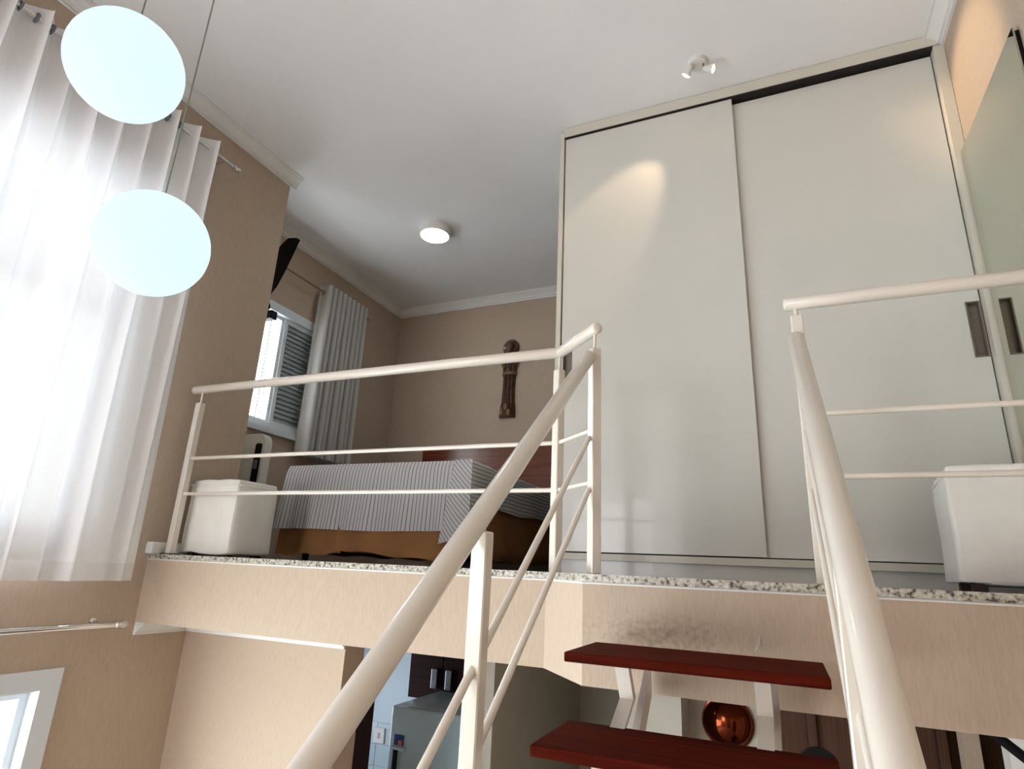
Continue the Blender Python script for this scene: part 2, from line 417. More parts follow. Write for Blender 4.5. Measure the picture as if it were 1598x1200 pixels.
o = struct('door_1', B(-.10, .42, 3.84, 3.88, ZF, ZB), 'door_wood', 'brown closet door behind the stair')
obj('door_jamb', B(.05, .092, 3.815, 3.84, ZF, ZB), 'door_wood', o)
obj('door_seam', B(.045, .05, 3.832, 3.845, ZF, ZB), 'gap', o)
o = struct('door_2', B(.47, .66, 3.84, 3.88, ZF, ZB), 'door_wood', 'dark brown door at the lower right')
obj('door_edge', B(.615, .655, 3.815, 3.84, ZF, ZB), 'door_wood', o)
obj('door_seam', B(.609, .615, 3.832, 3.845, ZF, ZB), 'gap', o)
struct('trim_8', B(.70, .765, 3.72, 3.84, ZF, ZB), 'paper', 'beige corner post at the lower right')

# ------------------------------------------------------------------ windows
def casement(name, label, x, yz, fw, depth, mull_y, mull_z, back=.11):
    y0, y1, z0, z1 = yz
    bm = bmesh.new()
    box(bm, x-depth, x+.012, y0-.03, y0+fw, z0-.03, z1+.03); box(bm, x-depth, x+.012, y1-fw, y1+.03, z0-.03, z1+.03)
    box(bm, x-depth, x+.012, y0+fw, y1-fw, z0-.03, z0+fw); box(bm, x-depth, x+.012, y0+fw, y1-fw, z1-fw, z1+.03)
    o = struct(name, bm, 'winframe', label)
    ys = [y0+fw]+mull_y+[y1-fw]; zs = [z0+fw]+mull_z+[z1-fw]
    for my in mull_y: obj('mullion', B(x-depth+.01, x-.02, my-.022, my+.022, z0+fw, z1-fw), 'winframe', o)
    for mz in mull_z: obj('transom', B(x-depth+.012, x-.022, y0+fw, y1-fw, mz-.025, mz+.025), 'winframe', o)
    for ya, yb in zip(ys, ys[1:]):
        for za, zb in zip(zs, zs[1:]):
            obj('sash', ring_bm(x-back+.02, x-back+.05, ya, yb, za, zb, .035), 'winframe', o)
            obj('pane', B(x-back+.032, x-back+.036, ya+.03, yb-.03, za+.03, zb-.03), 'glass', o)
    return o
def ring_bm(x0, x1, y0, y1, z0, z1, w):
    bm = bmesh.new()
    box(bm, x0, x1, y0, y0+w, z0, z1); box(bm, x0, x1, y1-w, y1, z0, z1)
    box(bm, x0, x1, y0+w, y1-w, z0, z0+w); box(bm, x0, x1, y0+w, y1-w, z1-w, z1)
    return bm
casement('window_1', 'tall bright window behind the sheer curtain', XA, BIGW, .05, .12, [-1.5, -.35, .80], [1.22])
casement('window_2', 'white framed lower window at the bottom left', XA, LOWW, .055, .12, [-1.1, .4], [])
# bedroom window: an open bright bay beside a louvred shutter leaf
y0, y1, z0, z1 = BEDW
o = struct('window_3', ring_bm(XB-.07, XB+.015, y0-.03, y1+.03, z0-.03, z1+.03, .075), 'winframe', 'bedroom window half open, half covered by a grey louvred shutter')
obj('sill', B(XB-.02, XB+.05, y0-.04, y1+.04, z0-.04, z0+.0), 'winframe', o)
obj('sash', ring_bm(XB-.045, XB-.03, y0+.045, 3.50, z0+.045, z1-.045, .028), 'winframe', o)
obj('pane', B(XB-.040, XB-.037, y0+.07, 3.475, z0+.07, z1-.07), 'glass', o)
obj('mullion', B(XB-.060, XB-.048, 3.375, 3.385, z0+.045, z1-.045), 'slat', o)
obj('mullion', B(XB-.060, XB-.048, 3.425, 3.433, z0+.045, z1-.045), 'slat', o)
sh = obj('shutter_leaf', ring_bm(XB-.055, XB-.015, 3.50, y1-.045, z0+.045, z1-.045, .035), 'winframe', o)
bm = B(-.004, .004, 3.535, y1-.08, -.026, .026)
rot_about(bm, bm.verts, (0, 0, 0), math.radians(-28), 'Y')
first = obj('slat', bm, 'slat', sh)
nsl = 21
for i in range(nsl):
    s = first if i == 0 else first.copy()
    if i: C.objects.link(s)
    s.parent = sh; s.location = (XB-.035, 0, z0+.105+i*(z1-z0-.21)/(nsl-1))
obj('backing', B(XB-.053, XB-.049, 3.535, y1-.08, z0+.08, z1-.08), 'slat', sh)

# ================================================================== RAILINGS AND STAIR
PW = .019
def post(parent, x, y, z0, z1, rot=0, w=PW):
    bm = bmesh.new(); vs = box(bm, x-w, x+w, y-w, y+w, z0, z1, bev=.003, seg=1)
    rot_about(bm, bm.verts, (x, y, 0), rot)
    return obj('post', bm, 'rail', parent)
def bar(name, parent, pts, r, rnd=False):
    return obj(name, T(pts, r, 20 if r > .02 else 12, rnd), 'rail', parent, smooth='auto')
HT = .92
PF = (-.822, 2.332); PN = (-.606, 2.125); PR = (.108, 2.105); PLs = (-2.995, 2.332)
RL = thing('mezzanine_railing', 'cream tube railing along the mezzanine in front of the bed', 'railing', (PLs[0], PLs[1], FZ))
post(RL, *PLs, FZ, .838); post(RL, *PF, FZ, .838, math.radians(-30)); post(RL, *PN, FZ, .838, math.radians(-45))
for x, y in (PLs, PF, PN): bar('pin', RL, [(x, y, .835), (x, y, HT)], .006)
obj('base_plate', B(PLs[0]-.035, PLs[0]+.035, PLs[1]-.03, PLs[1]+.03, FZ, .008), 'foot', RL)
bar('top_rail', RL, [(-3.062, PLs[1], HT), (PF[0], PF[1], HT)], .0235, True)
bar('top_rail', RL, [(PF[0]-.004, PF[1]+.004, HT), (PN[0]+.012, PN[1]-.013, HT)], .0235, True)
for z in (.518, .322):
    bar('mid_rail', RL, [(PLs[0], PLs[1], z), (PF[0], PF[1], z)], .0095)
    bar('mid_rail', RL, [(PF[0], PF[1], z), (PN[0], PN[1], z)], .0085)
RR = thing('mezzanine_railing', 'cream tube railing in front of the wardrobe, right of the stair opening', 'railing', (PR[0], PR[1], FZ))
post(RR, *PR, FZ, .872); bar('pin', RR, [(*PR, .87), (*PR, HT)], .006)
bar('top_rail', RR, [(PR[0]-.028, PR[1], HT), (XR-.004, PR[1], HT)], .0225, True)
for z in (.528, .325): bar('mid_rail', RR, [(PR[0], PR[1], z), (XR-.004, PR[1], z)], .0095)

SL, S0 = .80, -.88                       # handrail line z = SL*y + S0
def stair_rail(x, ytop, label, side):
    yb = -1.15
    R = thing('stair_handrail', label, 'handrail', (x, yb, ZF))
    xo = x
    bar('handrail', R, [(xo, ytop, SL*ytop+S0), (xo, yb, SL*yb+S0)], .026, True)
    ys = [1.263, .30, -.62, yb+.12]
    for y in ys:
        top = SL*y+S0-.048
        post(R, xo+side*.0, y, max(ZF, top-.88), top)
        bar('pin', R, [(xo, y, top-.003), (xo, y, SL*y+S0)], .007)
    chain = [ytop+.01]+ys
    for dz in (.322, .512):
        for a, b in zip(chain, chain[1:]):
            bar('mid_rail', R, [(xo, a, SL*a+S0-dz), (xo, b, SL*b+S0-dz)], .0095)
    return R
stair_rail(-.620, 2.095, 'cream handrail with two thin bars climbing the left side of the stair', -1)
stair_rail(.100, 2.075, 'thick cream handrail climbing the right side of the stair', 1)

ST = thing('staircase', 'open stair with red-brown wooden treads on white steel supports', 'staircase', (-.24, -1.6, ZF))
RISE, GO = .172, .232
for i in range(13):
    yf = 1.665-GO*i; z = -.2-RISE*i; dep = .31 if i == 0 else .285
    obj('tread', B(-.557, .080, yf, yf+dep, z-.025, z, bev=.004), 'tread', ST)
def bent(points, x, w, t):
    """bent flat steel bar of width w along x, thickness t, through (y, z) points"""
    bm = bmesh.new(); pr = None
    vs = []
    for (y, z) in points: vs.append([bm.verts.new((x+dx, y+dy, z)) for dx, dy in ((-w, -t), (w, -t), (w, t), (-w, t))])
    for a, b in zip(vs, vs[1:]):
        for k in range(4): bm.faces.new((a[k], a[(k+1) % 4], b[(k+1) % 4], b[k]))
    bm.faces.new(vs[0][::-1]); bm.faces.new(vs[-1])
    return bm
for i in range(12):
    yf = 1.665-GO*i; z = -.2-RISE*i
    for x in (-.421, -.070):
        obj('support', bent([(yf+.09, z-.024), (yf+.155, z-.120), (yf+.045, z-RISE+.001)], x, .019, .014), 'rail', ST)
for x in (-.398, -.048):    # sloping carrier behind the bent supports
    bm = bmesh.new(); a, b = (1.99, -.20), (1.99-GO*12.6, -.20-RISE*12.6)
    vs = []
    for y, z in (a, b): vs.append([bm.verts.new((x+dx, y, z+dz)) for dx, dz in ((-.010, -.06), (.010, -.06), (.010, -.135), (-.010, -.135))])
    for k in range(4): bm.faces.new((vs[0][k], vs[0][(k+1) % 4], vs[1][(k+1) % 4], vs[1][k]))
    bm.faces.new(vs[0][::-1]); bm.faces.new(vs[1])
    obj('carrier', bm, 'rail', ST)

# ================================================================== WARDROBE AND MIRROR
WD = thing('sliding_wardrobe', 'tall off-white sliding wardrobe reaching the ceiling', 'wardrobe', (-.07, YW, 0))
bm = bmesh.new()
box(bm, -1.072, -1.052, YW+.05, YW+.62, 0, ZC-.002); box(bm, XR-.03, XR-.002, YW+.05, YW+.62, 0, ZC-.002)
box(bm, -1.052, XR-.03, YW+.60, YW+.62, 0, ZC-.002)
obj('body', bm, 'ward_frame', WD)
obj('shade_panel', B(-1.05, XR-.03, YW+.068, YW+.075, .06, ZC-.03), 'gap', WD)  # near-black sheet behind the doors, paints the shade seen in the gaps
obj('side_frame', B(-1.076, -1.050, YW-.012, YW+.09, 0, ZC-.035), 'ward_frame', WD)
obj('side_frame', B(.893, XR-.002, YW-.012, YW+.09, 0, ZC-.075), 'ward_frame', WD)
obj('top_frame', B(-1.048, XR-.002, YW-.014, YW+.09, 2.612, ZC-.003), 'ward_frame', WD)
obj('gap_shade_strip', B(-1.048, .893, YW-.010, YW+.066, 2.6055, 2.6118), 'gap', WD)  # near-black strip added to paint the gap over the doors as shade
obj('bottom_track', B(-1.050, .893, YW-.012, YW+.09, .068, .100), 'ward_frame', WD)
obj('plinth', B(-1.050, .893, YW+.012, YW+.05, FZ, .068), 'ward', WD)
def door(x0, x1, y, z1, hx0, hx1, hz0, hz1):
    bm = bmesh.new(); t = .028
    us = [x0, hx0, hx1, x1]; vs = [.107, hz0, hz1, z1]
    for a, b in zip(us, us[1:]):
        for c, d in zip(vs, vs[1:]):
            if (a, c) == (hx0, hz0): continue
            box(bm, a, b, y, y+t, c, d)
    bmesh.ops.remove_doubles(bm, verts=bm.verts, dist=.0001)
    D = obj('sliding_door', bm, 'ward', WD)
    H = obj('recessed_handle', B(hx0, hx1, y+.020, y+.024, hz0, hz1), 'alu', D)
    bm = bmesh.new(); w = .004
    box(bm, hx0-w, hx0+.002, y-.003, y+.022, hz0-w, hz1+w); box(bm, hx1-.002, hx1+w, y-.003, y+.022, hz0-w, hz1+w)
    box(bm, hx0, hx1, y-.003, y+.022, hz0-w, hz0+.002); box(bm, hx0, hx1, y-.003, y+.022, hz1-.002, hz1+w)
    obj('handle_rim', bm, 'alu', D)
    return D
door(-1.043, -.062, YW, 2.602, -1.030, -.985, .97, 1.225)
door(-.075, .887, YW+.034, 2.588, .836, .880, .972, 1.225)

MR = thing('wall_mirror', 'tall frameless greenish mirror on the right wall beside the wardrobe', 'mirror', (XR, 2.6, FZ))
obj('backing', B(XR-.018, XR, 2.262, YW-.03, FZ, 1.962), 'black', MR)
obj('glass', B(XR-.024, XR-.018, 2.25, YW-.02, FZ, 1.968), 'mirror', MR)

# ================================================================== LAMPS
def pendant(cx, cy, cz, r, label):
    P = thing('pendant_lamp', label, 'lamp', (cx, cy, cz), 'round glass pendant globes')
    bm = bmesh.new(); ball(bm, (cx, cy, cz), r, r, r, 40, 28); obj('globe', bm, 'globe', P, smooth=True)
    bm = bmesh.new(); lathe(bm, [(.012, -.004), (.011, .006), (.005, .012), (.003, .02)], (cx, cy, cz+r-.003), n=16); obj('cap', bm, 'lamp_white', P, smooth='auto')
    obj('cord', T([(cx, cy, cz+r+.012), (cx, cy, ZC-.02)], .0020, 8), 'cable', P)
    bm = bmesh.new(); lathe(bm, [(.05, -.03), (.055, -.012), (.055, 0)], (cx, cy, ZC-.001), n=24); obj('ceiling_rose', bm, 'lamp_white', P, smooth='auto')
pendant(-1.342, .665, 1.103, .1245, 'upper of the two glowing white pendant globes by the curtain')
pendant(-1.317, .812, .704, .1240, 'lower of the two glowing white pendant globes by the curtain')

cx, cy = -2.425, 3.715
L = thing('ceiling_lamp', 'round white drum lamp on the bedroom ceiling', 'lamp', (cx, cy, ZC))
bm = bmesh.new(); lathe(bm, [(.128, 0), (.130, -.012), (.130, -.066), (.124, -.072), (.116, -.072), (.114, -.060)], (cx, cy, ZC), n=48); obj('drum', bm, 'lamp_white', L, smooth='auto')
bm = bmesh.new(); lathe(bm, [(.114, -.058), (.113, -.070), (.08, -.076), (.02, -.078)], (cx, cy, ZC), n=48); obj('diffuser', bm, 'lens', L, smooth=True)

cx, cy = -.213, 2.73
L = thing('spot_lamp', 'small white ceiling fixture with two warm lit spot heads', 'lamp', (cx, cy, ZC))
bm = bmesh.new(); lathe(bm, [(.050, 0), (.050, -.010), (.044, -.024), (.03, -.028)], (cx, cy, ZC), n=32); obj('base', bm, 'lamp_white', L, smooth='auto')
def spot(head, aim, energy):
    head = Vector(head); d = (Vector(aim)-head).normalized()
    H = obj('spot_head', T([head-d*.030, head-d*.022, head, head+d*.026], [.008, .014, .018, .025], 20), 'lamp_white', L, smooth='auto')
    a = Vector((cx, cy, ZC-.022)); side = Vector((head.x-cx, 0, 0)).normalized()*.03
    obj('arm', T([a+side, head-d*.026], .005, 8), 'alu', L)
    obj('bulb', T([head+d*.0262, head+d*.031], [.022, .014], 20), 'bulb', H)
    ld = bpy.data.lights.new('spot_light', 'SPOT'); ld.energy = energy; ld.color = (1, .74, .48); ld.spot_size = math.radians(42); ld.spot_blend = .6; ld.shadow_soft_size = .015
    lo = bpy.data.objects.new('spot_light', ld); C.objects.link(lo); lo.location = head+d*.034
    lo.rotation_euler = d.to_track_quat('-Z', 'Y').to_euler()
spot((cx-.045, cy-.03, ZC-.075), (-.75, YW, 1.95), 14)
spot((cx+.055, cy-.005, ZC-.072), (.93, 2.72, 2.15), 42)

# ================================================================== CURTAINS
def curtain_bm(path, zs, z_jit=None):
    """path(t, z) -> (x, y); t in 0..1; returns a grid sheet"""
    bm = bmesh.new(); rows = []
    n, _zs = path[0], zs
    for z in zs:
        rows.append([bm.verts.new((*path[1](i/n, z), z)) for i in range(n+1)])
    for a, b in zip(rows, rows[1:]):
        for i in range(n): bm.faces.new((a[i], a[i+1], b[i+1], b[i]))
    return bm
ROD_X, ROD_Z = XA+.125, 2.335
CU = thing('sheer_curtain', 'long white sheer curtain hanging over the tall window', 'curtain', (ROD_X, .8, -.13))
Y_END = 2.105; Y_BEG = -2.75; PER = .135
def cpath(t, z):
    k = min(1, max(0, (2.40-z)/2.5))            # 0 at the heading, 1 at the hem
    y = Y_BEG+(Y_END-Y_BEG)*t
    ph = 2*PI*y/PER+1.0+k*(1.5*math.sin(y*3.1+.4)+1.1*math.sin(y*7.3+1.9)+.5*math.sin(y*13.0))
    amp = .048*(1-.36*min(1, k*1.6))*(1-.5*k*(.5+.5*math.sin(y*9.7+2.0)))
    x = ROD_X+amp*math.sin(ph)+k*(.022*math.sin(ph*.37+1.2)+.016*math.sin(ph*.61+.4))
    yy = y+k*(.045*t+.020*math.sin(ph*.5+.7))+.010*math.sin(ph+1.1)+.008*math.sin(2*ph)*(1-k)
    return x, yy
nz = [2.40-2.45*i/30 for i in range(31)]
obj('cloth', curtain_bm((1200, cpath), nz), 'sheer', CU, smooth=True)
hem = curtain_bm((1200, cpath), [-.05, -.09, -.132])
obj('hem', hem, 'hem', CU, smooth=True)
yy = Y_END
rings = []
n_r = int((Y_END-.2)/(PER/2))
for i in range(n_r):
    # eyelets sit where the cloth crosses the rod
    y = (PI*i-1.0)/(2*PI)*PER
    if y > Y_END or y < .7: continue
    bm = bmesh.new(); lathe(bm, [(.017, -.004), (.026, -.004), (.026, .004), (.017, .004)], (ROD_X, y, ROD_Z), 'y', 20)
    obj('eyelet', bm, 'steel', CU, smooth='auto')
RD = thing('curtain_rod', 'thin metal rod carrying the tall sheer curtain', 'curtain rod', (ROD_X, 2.1, ROD_Z))
obj('rod', T([(ROD_X, -2.8, ROD_Z), (ROD_X, 2.19, ROD_Z)], .0115, 14), 'chrome', RD, smooth='auto')
bm = bmesh.new(); lathe(bm, [(.0115, 0), (.019, .004), (.019, .016), (.012, .022), (.018, .034), (.016, .052), (.006, .058)], (ROD_X, 2.19, ROD_Z), 'y', 16); obj('finial', bm, 'chrome', RD, smooth='auto')
obj('bracket', T([(XA, 2.135, ROD_Z), (ROD_X, 2.135, ROD_Z)], .006, 10), 'chrome', RD)
RD = thing('curtain_rod', 'bare polished chrome rod above the lower window', 'curtain rod', (XA+.07, 2.1, -.335))
rx = XA+.075
obj('rod', T([(rx, -2.8, -.338), (rx, 2.12, -.338)], .0155, 16), 'chrome', RD, smooth='auto')
bm = bmesh.new(); lathe(bm, [(.0125, 0), (.019, .004), (.019, .014), (.013, .02), (.021, .036), (.021, .052), (.012, .066)], (rx, 2.12, -.338), 'y', 16); obj('finial', bm, 'chrome', RD, smooth='auto')
obj('bracket', T([(XA, 2.06, -.325), (rx, 2.06, -.335)], .007, 10), 'chrome', RD)
bm = bmesh.new(); lathe(bm, [(.018, 0), (.018, .006), (.008, .008)], (XA, 2.06, -.325), 'x', 16); obj('bracket_plate', bm, 'chrome', RD)

BX = XB+.115
CU = thing('bedroom_curtain', 'grey pleated curtain drawn aside at the bedroom window', 'curtain', (BX, 4.0, .82))
def bpath(t, z):
    k = (2.36-z)/1.54
    y = 3.755-.02*k+(.545+.03*k)*t
    ph = 2*PI*t*8.5
    s = math.sin(ph-PI/2); s = math.copysign(abs(s)**.75, s)
    return BX+.058*s+.010*k*math.sin(ph*.5), y+.010*math.sin(ph*2+.4)
obj('cloth', curtain_bm((340, bpath), [2.36-1.53*i/16 for i in range(17)]), 'drape', CU, smooth=True)
bm = bmesh.new(); lathe(bm, [(.016, -.004), (.027, -.004), (.027, .004), (.016, .004)], (BX-.01, 3.772, 2.285), 'y', 20); obj('eyelet', bm, 'steel', CU, smooth='auto')
RD = thing('curtain_rod', 'thin brown rod above the bedroom window', 'curtain rod', (BX, 3.6, 2.285))
obj('rod', T([(BX, 2.80, 2.285), (BX, 4.40, 2.285)], .0085, 12), 'rod_brown', RD, smooth='auto')
for y in (2.83, 4.36): obj('bracket', T([(XB, y, 2.285), (BX, y, 2.285)], .006, 8), 'rod_brown', RD)

# ================================================================== BED
BX0, BX1, BY0, BY1, BT = -2.905, -1.585, 3.01, 5.02, .592
BD = thing('double_bed', 'double bed with cherry headboard and brown fabric skirt', 'bed', ((BX0+BX1)/2, 4.0, 0))
obj('base', B(BX0+.03, BX1-.03, BY0+.03, BY1, .06, .36), 'foot', BD)
obj('mattress', B(BX0+.01, BX1-.01, BY0+.015, BY1, .36, BT-.012, bev=.04, seg=3), 'mattress', BD, smooth='auto')
obj('headboard', B(-3.19, -1.20, YB-.055, YB-.004, .25, 1.125, bev=.006), 'headboard', BD)
for x in (BX0+.12, BX1-.12):
    for y in (BY0+.12, BY1-.12): obj('leg', T([(x, y, FZ), (x, y, .07)], [.018, .024], 12), 'foot', BD)
def skirt(p0, p1, nw, amp, out, lo0, lo1, seed, curl=0.0):
    p0, p1, out = Vector(p0), Vector(p1), Vector(out); n = 90; bm = bmesh.new(); rows = []; rnd = random.Random(seed)
    ph = rnd.random()*6
    for j in range(7):
        k = j/6; row = []
        for i in range(n+1):
            t = i/n; p = p0.lerp(p1, t)
            w = amp*(k**1.3)*(math.sin(nw*2*PI*t+ph)+.5*math.sin(nw*4.3*PI*t+ph*2))
            z = .37+(lo0+(lo1-lo0)*t-.37)*k+.006*k*math.sin(nw*2*PI*t+ph)
            p = p+out*(.004+.022*k+w+curl*k**3*max(0, 1-t*9)); row.append(bm.verts.new((p.x, p.y, z)))
        rows.append(row)
    for a, b in zip(rows, rows[1:]):
        for i in range(n): bm.faces.new((a[i], a[i+1], b[i+1], b[i]))
    bmesh.ops.solidify(bm, geom=bm.faces[:], thickness=.003)
    return bm
obj('skirt_panel', skirt((BX0, BY0+.012, 0), (-2.40, BY0+.012, 0), 2.2, .010, (0, -1, 0), .03, .05, 3), 'skirt', BD, smooth=True)
obj('skirt_panel', skirt((-2.44, BY0+.002, 0), (BX1, BY0+.002, 0), 2.4, .012, (0, -1, 0), .075, .02, 5, .022), 'skirt', BD, smooth=True)
obj('skirt_panel', skirt((BX1-.005, BY0, 0), (BX1-.005, BY1, 0), 5, .014, (1, 0, 0), .04, .05, 8), 'skirt', BD, smooth=True)
obj('skirt_panel', skirt((BX0+.005, BY0, 0), (BX0+.005, BY1, 0), 4, .008, (-1, 0, 0), .05, .05, 9), 'skirt', BD, smooth=True)
# bedspread: top, drapes on three sides, striped along its length
bm = bmesh.new(); uvl = bm.loops.layers.uv.new('UVMap')
def sheet(fn, nu, nv):
    vs = [[None]*(nu+1) for _ in range(nv+1)]; uv = {}
    for j in range(nv+1):
        for i in range(nu+1):
            p, q = fn(i/nu, j/nv); v = bm.verts.new(p); vs[j][i] = v; uv[v] = q
    for j in range(nv):
        for i in range(nu):
            f = bm.faces.new((vs[j][i], vs[j][i+1], vs[j+1][i+1], vs[j+1][i]))
            for l in f.loops: l[uvl].uv = uv[l.vert]
R_ = .02
def top_f(u, v):
    x = BX0+.01+(BX1-BX0-.02)*u; y = BY0+.01+(BY1-BY0-.03)*v
    return (x, y, BT+.004*math.sin(u*9)*math.sin(v*7)), (x, y)
def front_f(u, v):
    xe = BX1-.085
    x = BX0+(xe-BX0)*u+(.05*v*(u-1) if u > .9 else 0)
    z = BT-.002-(BT-.190)*v+.004*v*math.sin(u*8)
    w = v*(.010*math.sin(u*26+1)+.007*math.sin(u*61)); bulge = .018*math.sin(min(1, v*6)*PI/2)
    return (x-.03*v*(1-u)*1.0, BY0-.002-bulge-.012*v-w, z), (x, z)
def side_f(u, v):
    y = BY0+.01+(BY1-BY0-.03)*u
    drop = .245
    z = BT-.002-drop*v+.008*v*math.sin(u*15)
    bulge = .018*math.sin(min(1, v*6)*PI/2)
    return (BX1+.0+bulge+.012*v+.008*v*math.sin(u*31), y, z), (BX1+(BT-z), y)
def left_f(u, v):
    p, q = side_f(u, v); return (BX0-(p[0]-BX1), p[1], p[2]-.06*v), (BX0-(BT-p[2]), q[1])
def corner_f(u, v):     # folded corner flap hanging at the foot, stripes on the bias
    x0, x1 = BX1-.085-.05*v-.01*v, BX1+.030+.010*v
    x = x0+(x1-x0)*u
    z = BT-.002-(BT-.155)*v-.03*v*(1-u)
    return (x, BY0-.030-.030*v*math.sin(u*PI)-.012*v, z), ((x+ (z-BT))*.707*1.2, z)
def corner_side(u, v):
    y = BY0-.03+.30*u; dz = (BT-.155)*(1-u)+.245*u
    z = BT-.002-dz*v
    return (BX1+.012+.018*math.sin(min(1, v*6)*PI/2)+.01*v, y, z), (BX1+(BT-z), y)
sheet(top_f, 24, 24); sheet(front_f, 90, 14); sheet(side_f, 60, 10); sheet(left_f, 40, 8); sheet(corner_f, 12, 14); sheet(corner_side, 10, 10)
bmesh.ops.solidify(bm, geom=bm.faces[:], thickness=.0025)
o = obj('bedspread', bm, 'stripe', None, smooth='auto', loc=((BX0+BX1)/2, 4.0, BT))
tag(o, 'white bedspread with thin dark stripes draped over the bed', 'bedspread')

# ================================================================== OTTOMANS, APPLIANCE, FAN
def ottoman(x0, x1, y0, y1, h, rot, label, seed, low=.022):
    cx, cy = (x0+x1)/2, (y0+y1)/2
    O = thing('ottoman', label, 'ottoman', (cx, cy, FZ), 'slipcovered cube ottomans')
    rnd = random.Random(seed)
    bm = bmesh.new(); box(bm, x0, x1, y0, y1, low, h-.012, bev=.014, seg=2)
    bmesh.ops.subdivide_edges(bm, edges=bm.edges[:], cuts=4, use_grid_fill=True)
    for v in bm.verts:
        s = 1+.045*max(0, (h*.6-v.co.z))
        v.co.x = cx+(v.co.x-cx)*s+.002*math.sin(v.co.z*23+seed)+.0015*math.sin(v.co.y*31); v.co.y = cy+(v.co.y-cy)*s+.002*math.sin(v.co.x*27+seed)
        if v.co.z < .03: v.co.z += .012*max(0, math.sin(v.co.x*19+seed))
    rot_about(bm, bm.verts, (cx, cy, 0), rot); obj('slipcover', bm, 'slip', O, smooth='auto')
    bm = bmesh.new(); box(bm, x0+.006, x1-.006, y0+.006, y1-.006, h-.030, h+.004, bev=.012, seg=3)
    bmesh.ops.subdivide_edges(bm, edges=bm.edges[:], cuts=3, use_grid_fill=True)
    for v in bm.verts:
        if v.co.z > h-.01: v.co.z += .012*(1-((v.co.x-cx)/(x1-x0)*2)**2)*(1-((v.co.y-cy)/(y1-y0)*2)**2)+.003*math.sin(v.co.x*40)
    rot_about(bm, bm.verts, (cx, cy, 0), rot); obj('cushion_lid', bm, 'slip', O, smooth='auto')
    loop = [(x0, y0), (x1, y0), (x1, y1), (x0, y1), (x0, y0)]
    bm = bmesh.new(); tube(bm, [(a, b, h-.026) for a, b in loop], .005, 8); rot_about(bm, bm.verts, (cx, cy, 0), rot); obj('piping', bm, 'slip', O, smooth=True)
    for sx in (x0+.05, x1-.05):
        for sy in (y0+.05, y1-.05):
            bm = bmesh.new(); box(bm, sx-.02, sx+.02, sy-.02, sy+.02, FZ, .04); rot_about(bm, bm.verts, (cx, cy, 0), rot); obj('foot', bm, 'foot', O)
ottoman(-3.025, -2.665, 2.405, 2.70, .405, 0, 'white slipcovered cube ottoman left of the bed, behind the railing post', 1, .010)
ottoman(.535, .900, 2.40, 2.77, .40, math.radians(-5), 'white slipcovered cube ottoman in front of the wardrobe, right edge', 4)

A = thing('portable_air_conditioner', 'off-white rounded floor appliance with a black control strip under the window', 'appliance', (-3.36, 3.16, FZ))
bm = bmesh.new(); prof = []
for (cxx, czz, a0) in ((-3.24, .76, 0), (-3.50, .76, 90), (-3.54, .05, 180), (-3.20, .05, 270)):
    for k in range(6):
        a = math.radians(a0+90*k/5); prof.append((cxx+.065*math.cos(a) if czz > .5 else cxx+.03*math.cos(a), czz+(.065 if czz > .5 else .03)*math.sin(a)))
a_ = [bm.verts.new((x, 3.02, z)) for x, z in prof]; b_ = [bm.verts.new((x, 3.085, z)) for x, z in prof]
bm.faces.new(a_); bm.faces.new(b_[::-1])
for i in range(len(prof)): bm.faces.new((a_[i], a_[(i+1) % len(prof)], b_[(i+1) % len(prof)], b_[i]))
obj('body', bm, 'offwhite', A, smooth='auto')
obj('control_strip', B(-3.245, -3.195, 3.010, 3.022, .20, .755, bev=.012), 'black', A)
obj('display', B(-3.235, -3.205, 3.006, 3.011, .58, .64), 'steel', A)

FN = thing('wall_fan', 'black-bladed wall fan half hidden behind the wall corner', 'fan', (-3.42, 3.0, 1.80))
hub = Vector((-3.385, 2.985, 1.80))
bm = bmesh.new(); lathe(bm, [(.015, -.05), (.035, -.04), (.04, 0), (.035, .03), (.02, .05)], hub, 'y', 24); obj('motor', bm, 'black', FN, smooth='auto')
obj('arm', T([hub+Vector((0, .04, 0)), hub+Vector((-.1, .1, -.05)), (XB, 3.08, 1.70)], .014, 12), 'black', FN)
bm = bmesh.new(); lathe(bm, [(.05, 0), (.05, .02), (.03, .03)], (XB, 3.08, 1.70), 'x', 20); obj('wall_plate', bm, 'black', FN)
def blade(ang):
    outline = [(.05, -.018), (.12, -.024), (.20, -.05), (.34, -.072), (.46, -.070), (.535, -.040), (.560, .02), (.556, .050), (.42, .052), (.28, .052), (.16, .046), (.09, .028), (.05, .014)]
    bm = bmesh.new()
    e = Vector((math.sin(ang), 0, math.cos(ang))); f = Vector((math.cos(ang), 0, -math.sin(ang)))
    top, bot = [], []
    for r, w in outline:
        p = hub+e*r+f*w+Vector((0, w*.30-.02, 0)); top.append(bm.verts.new(p)); bot.append(bm.verts.new(p+Vector((0, .006, 0))))
    bm.faces.new(top); bm.faces.new(bot[::-1])
    n = len(top)
    for i in range(n): bm.faces.new((top[i], top[(i+1) % n], bot[(i+1) % n], bot[i]))
    b = obj('blade', bm, 'black', FN)
    obj('blade_clip', T([hub+e*.055+Vector((0, -.03, 0)), hub+e*.13+Vector((0, -.03, 0))], .010, 10), 'steel', b)
for k in range(2): blade(math.radians(22+180*k))
obj('pull_switch', B(-3.50, -3.295, 2.99, 3.05, 1.69, 1.755, bev=.008), 'black', FN)

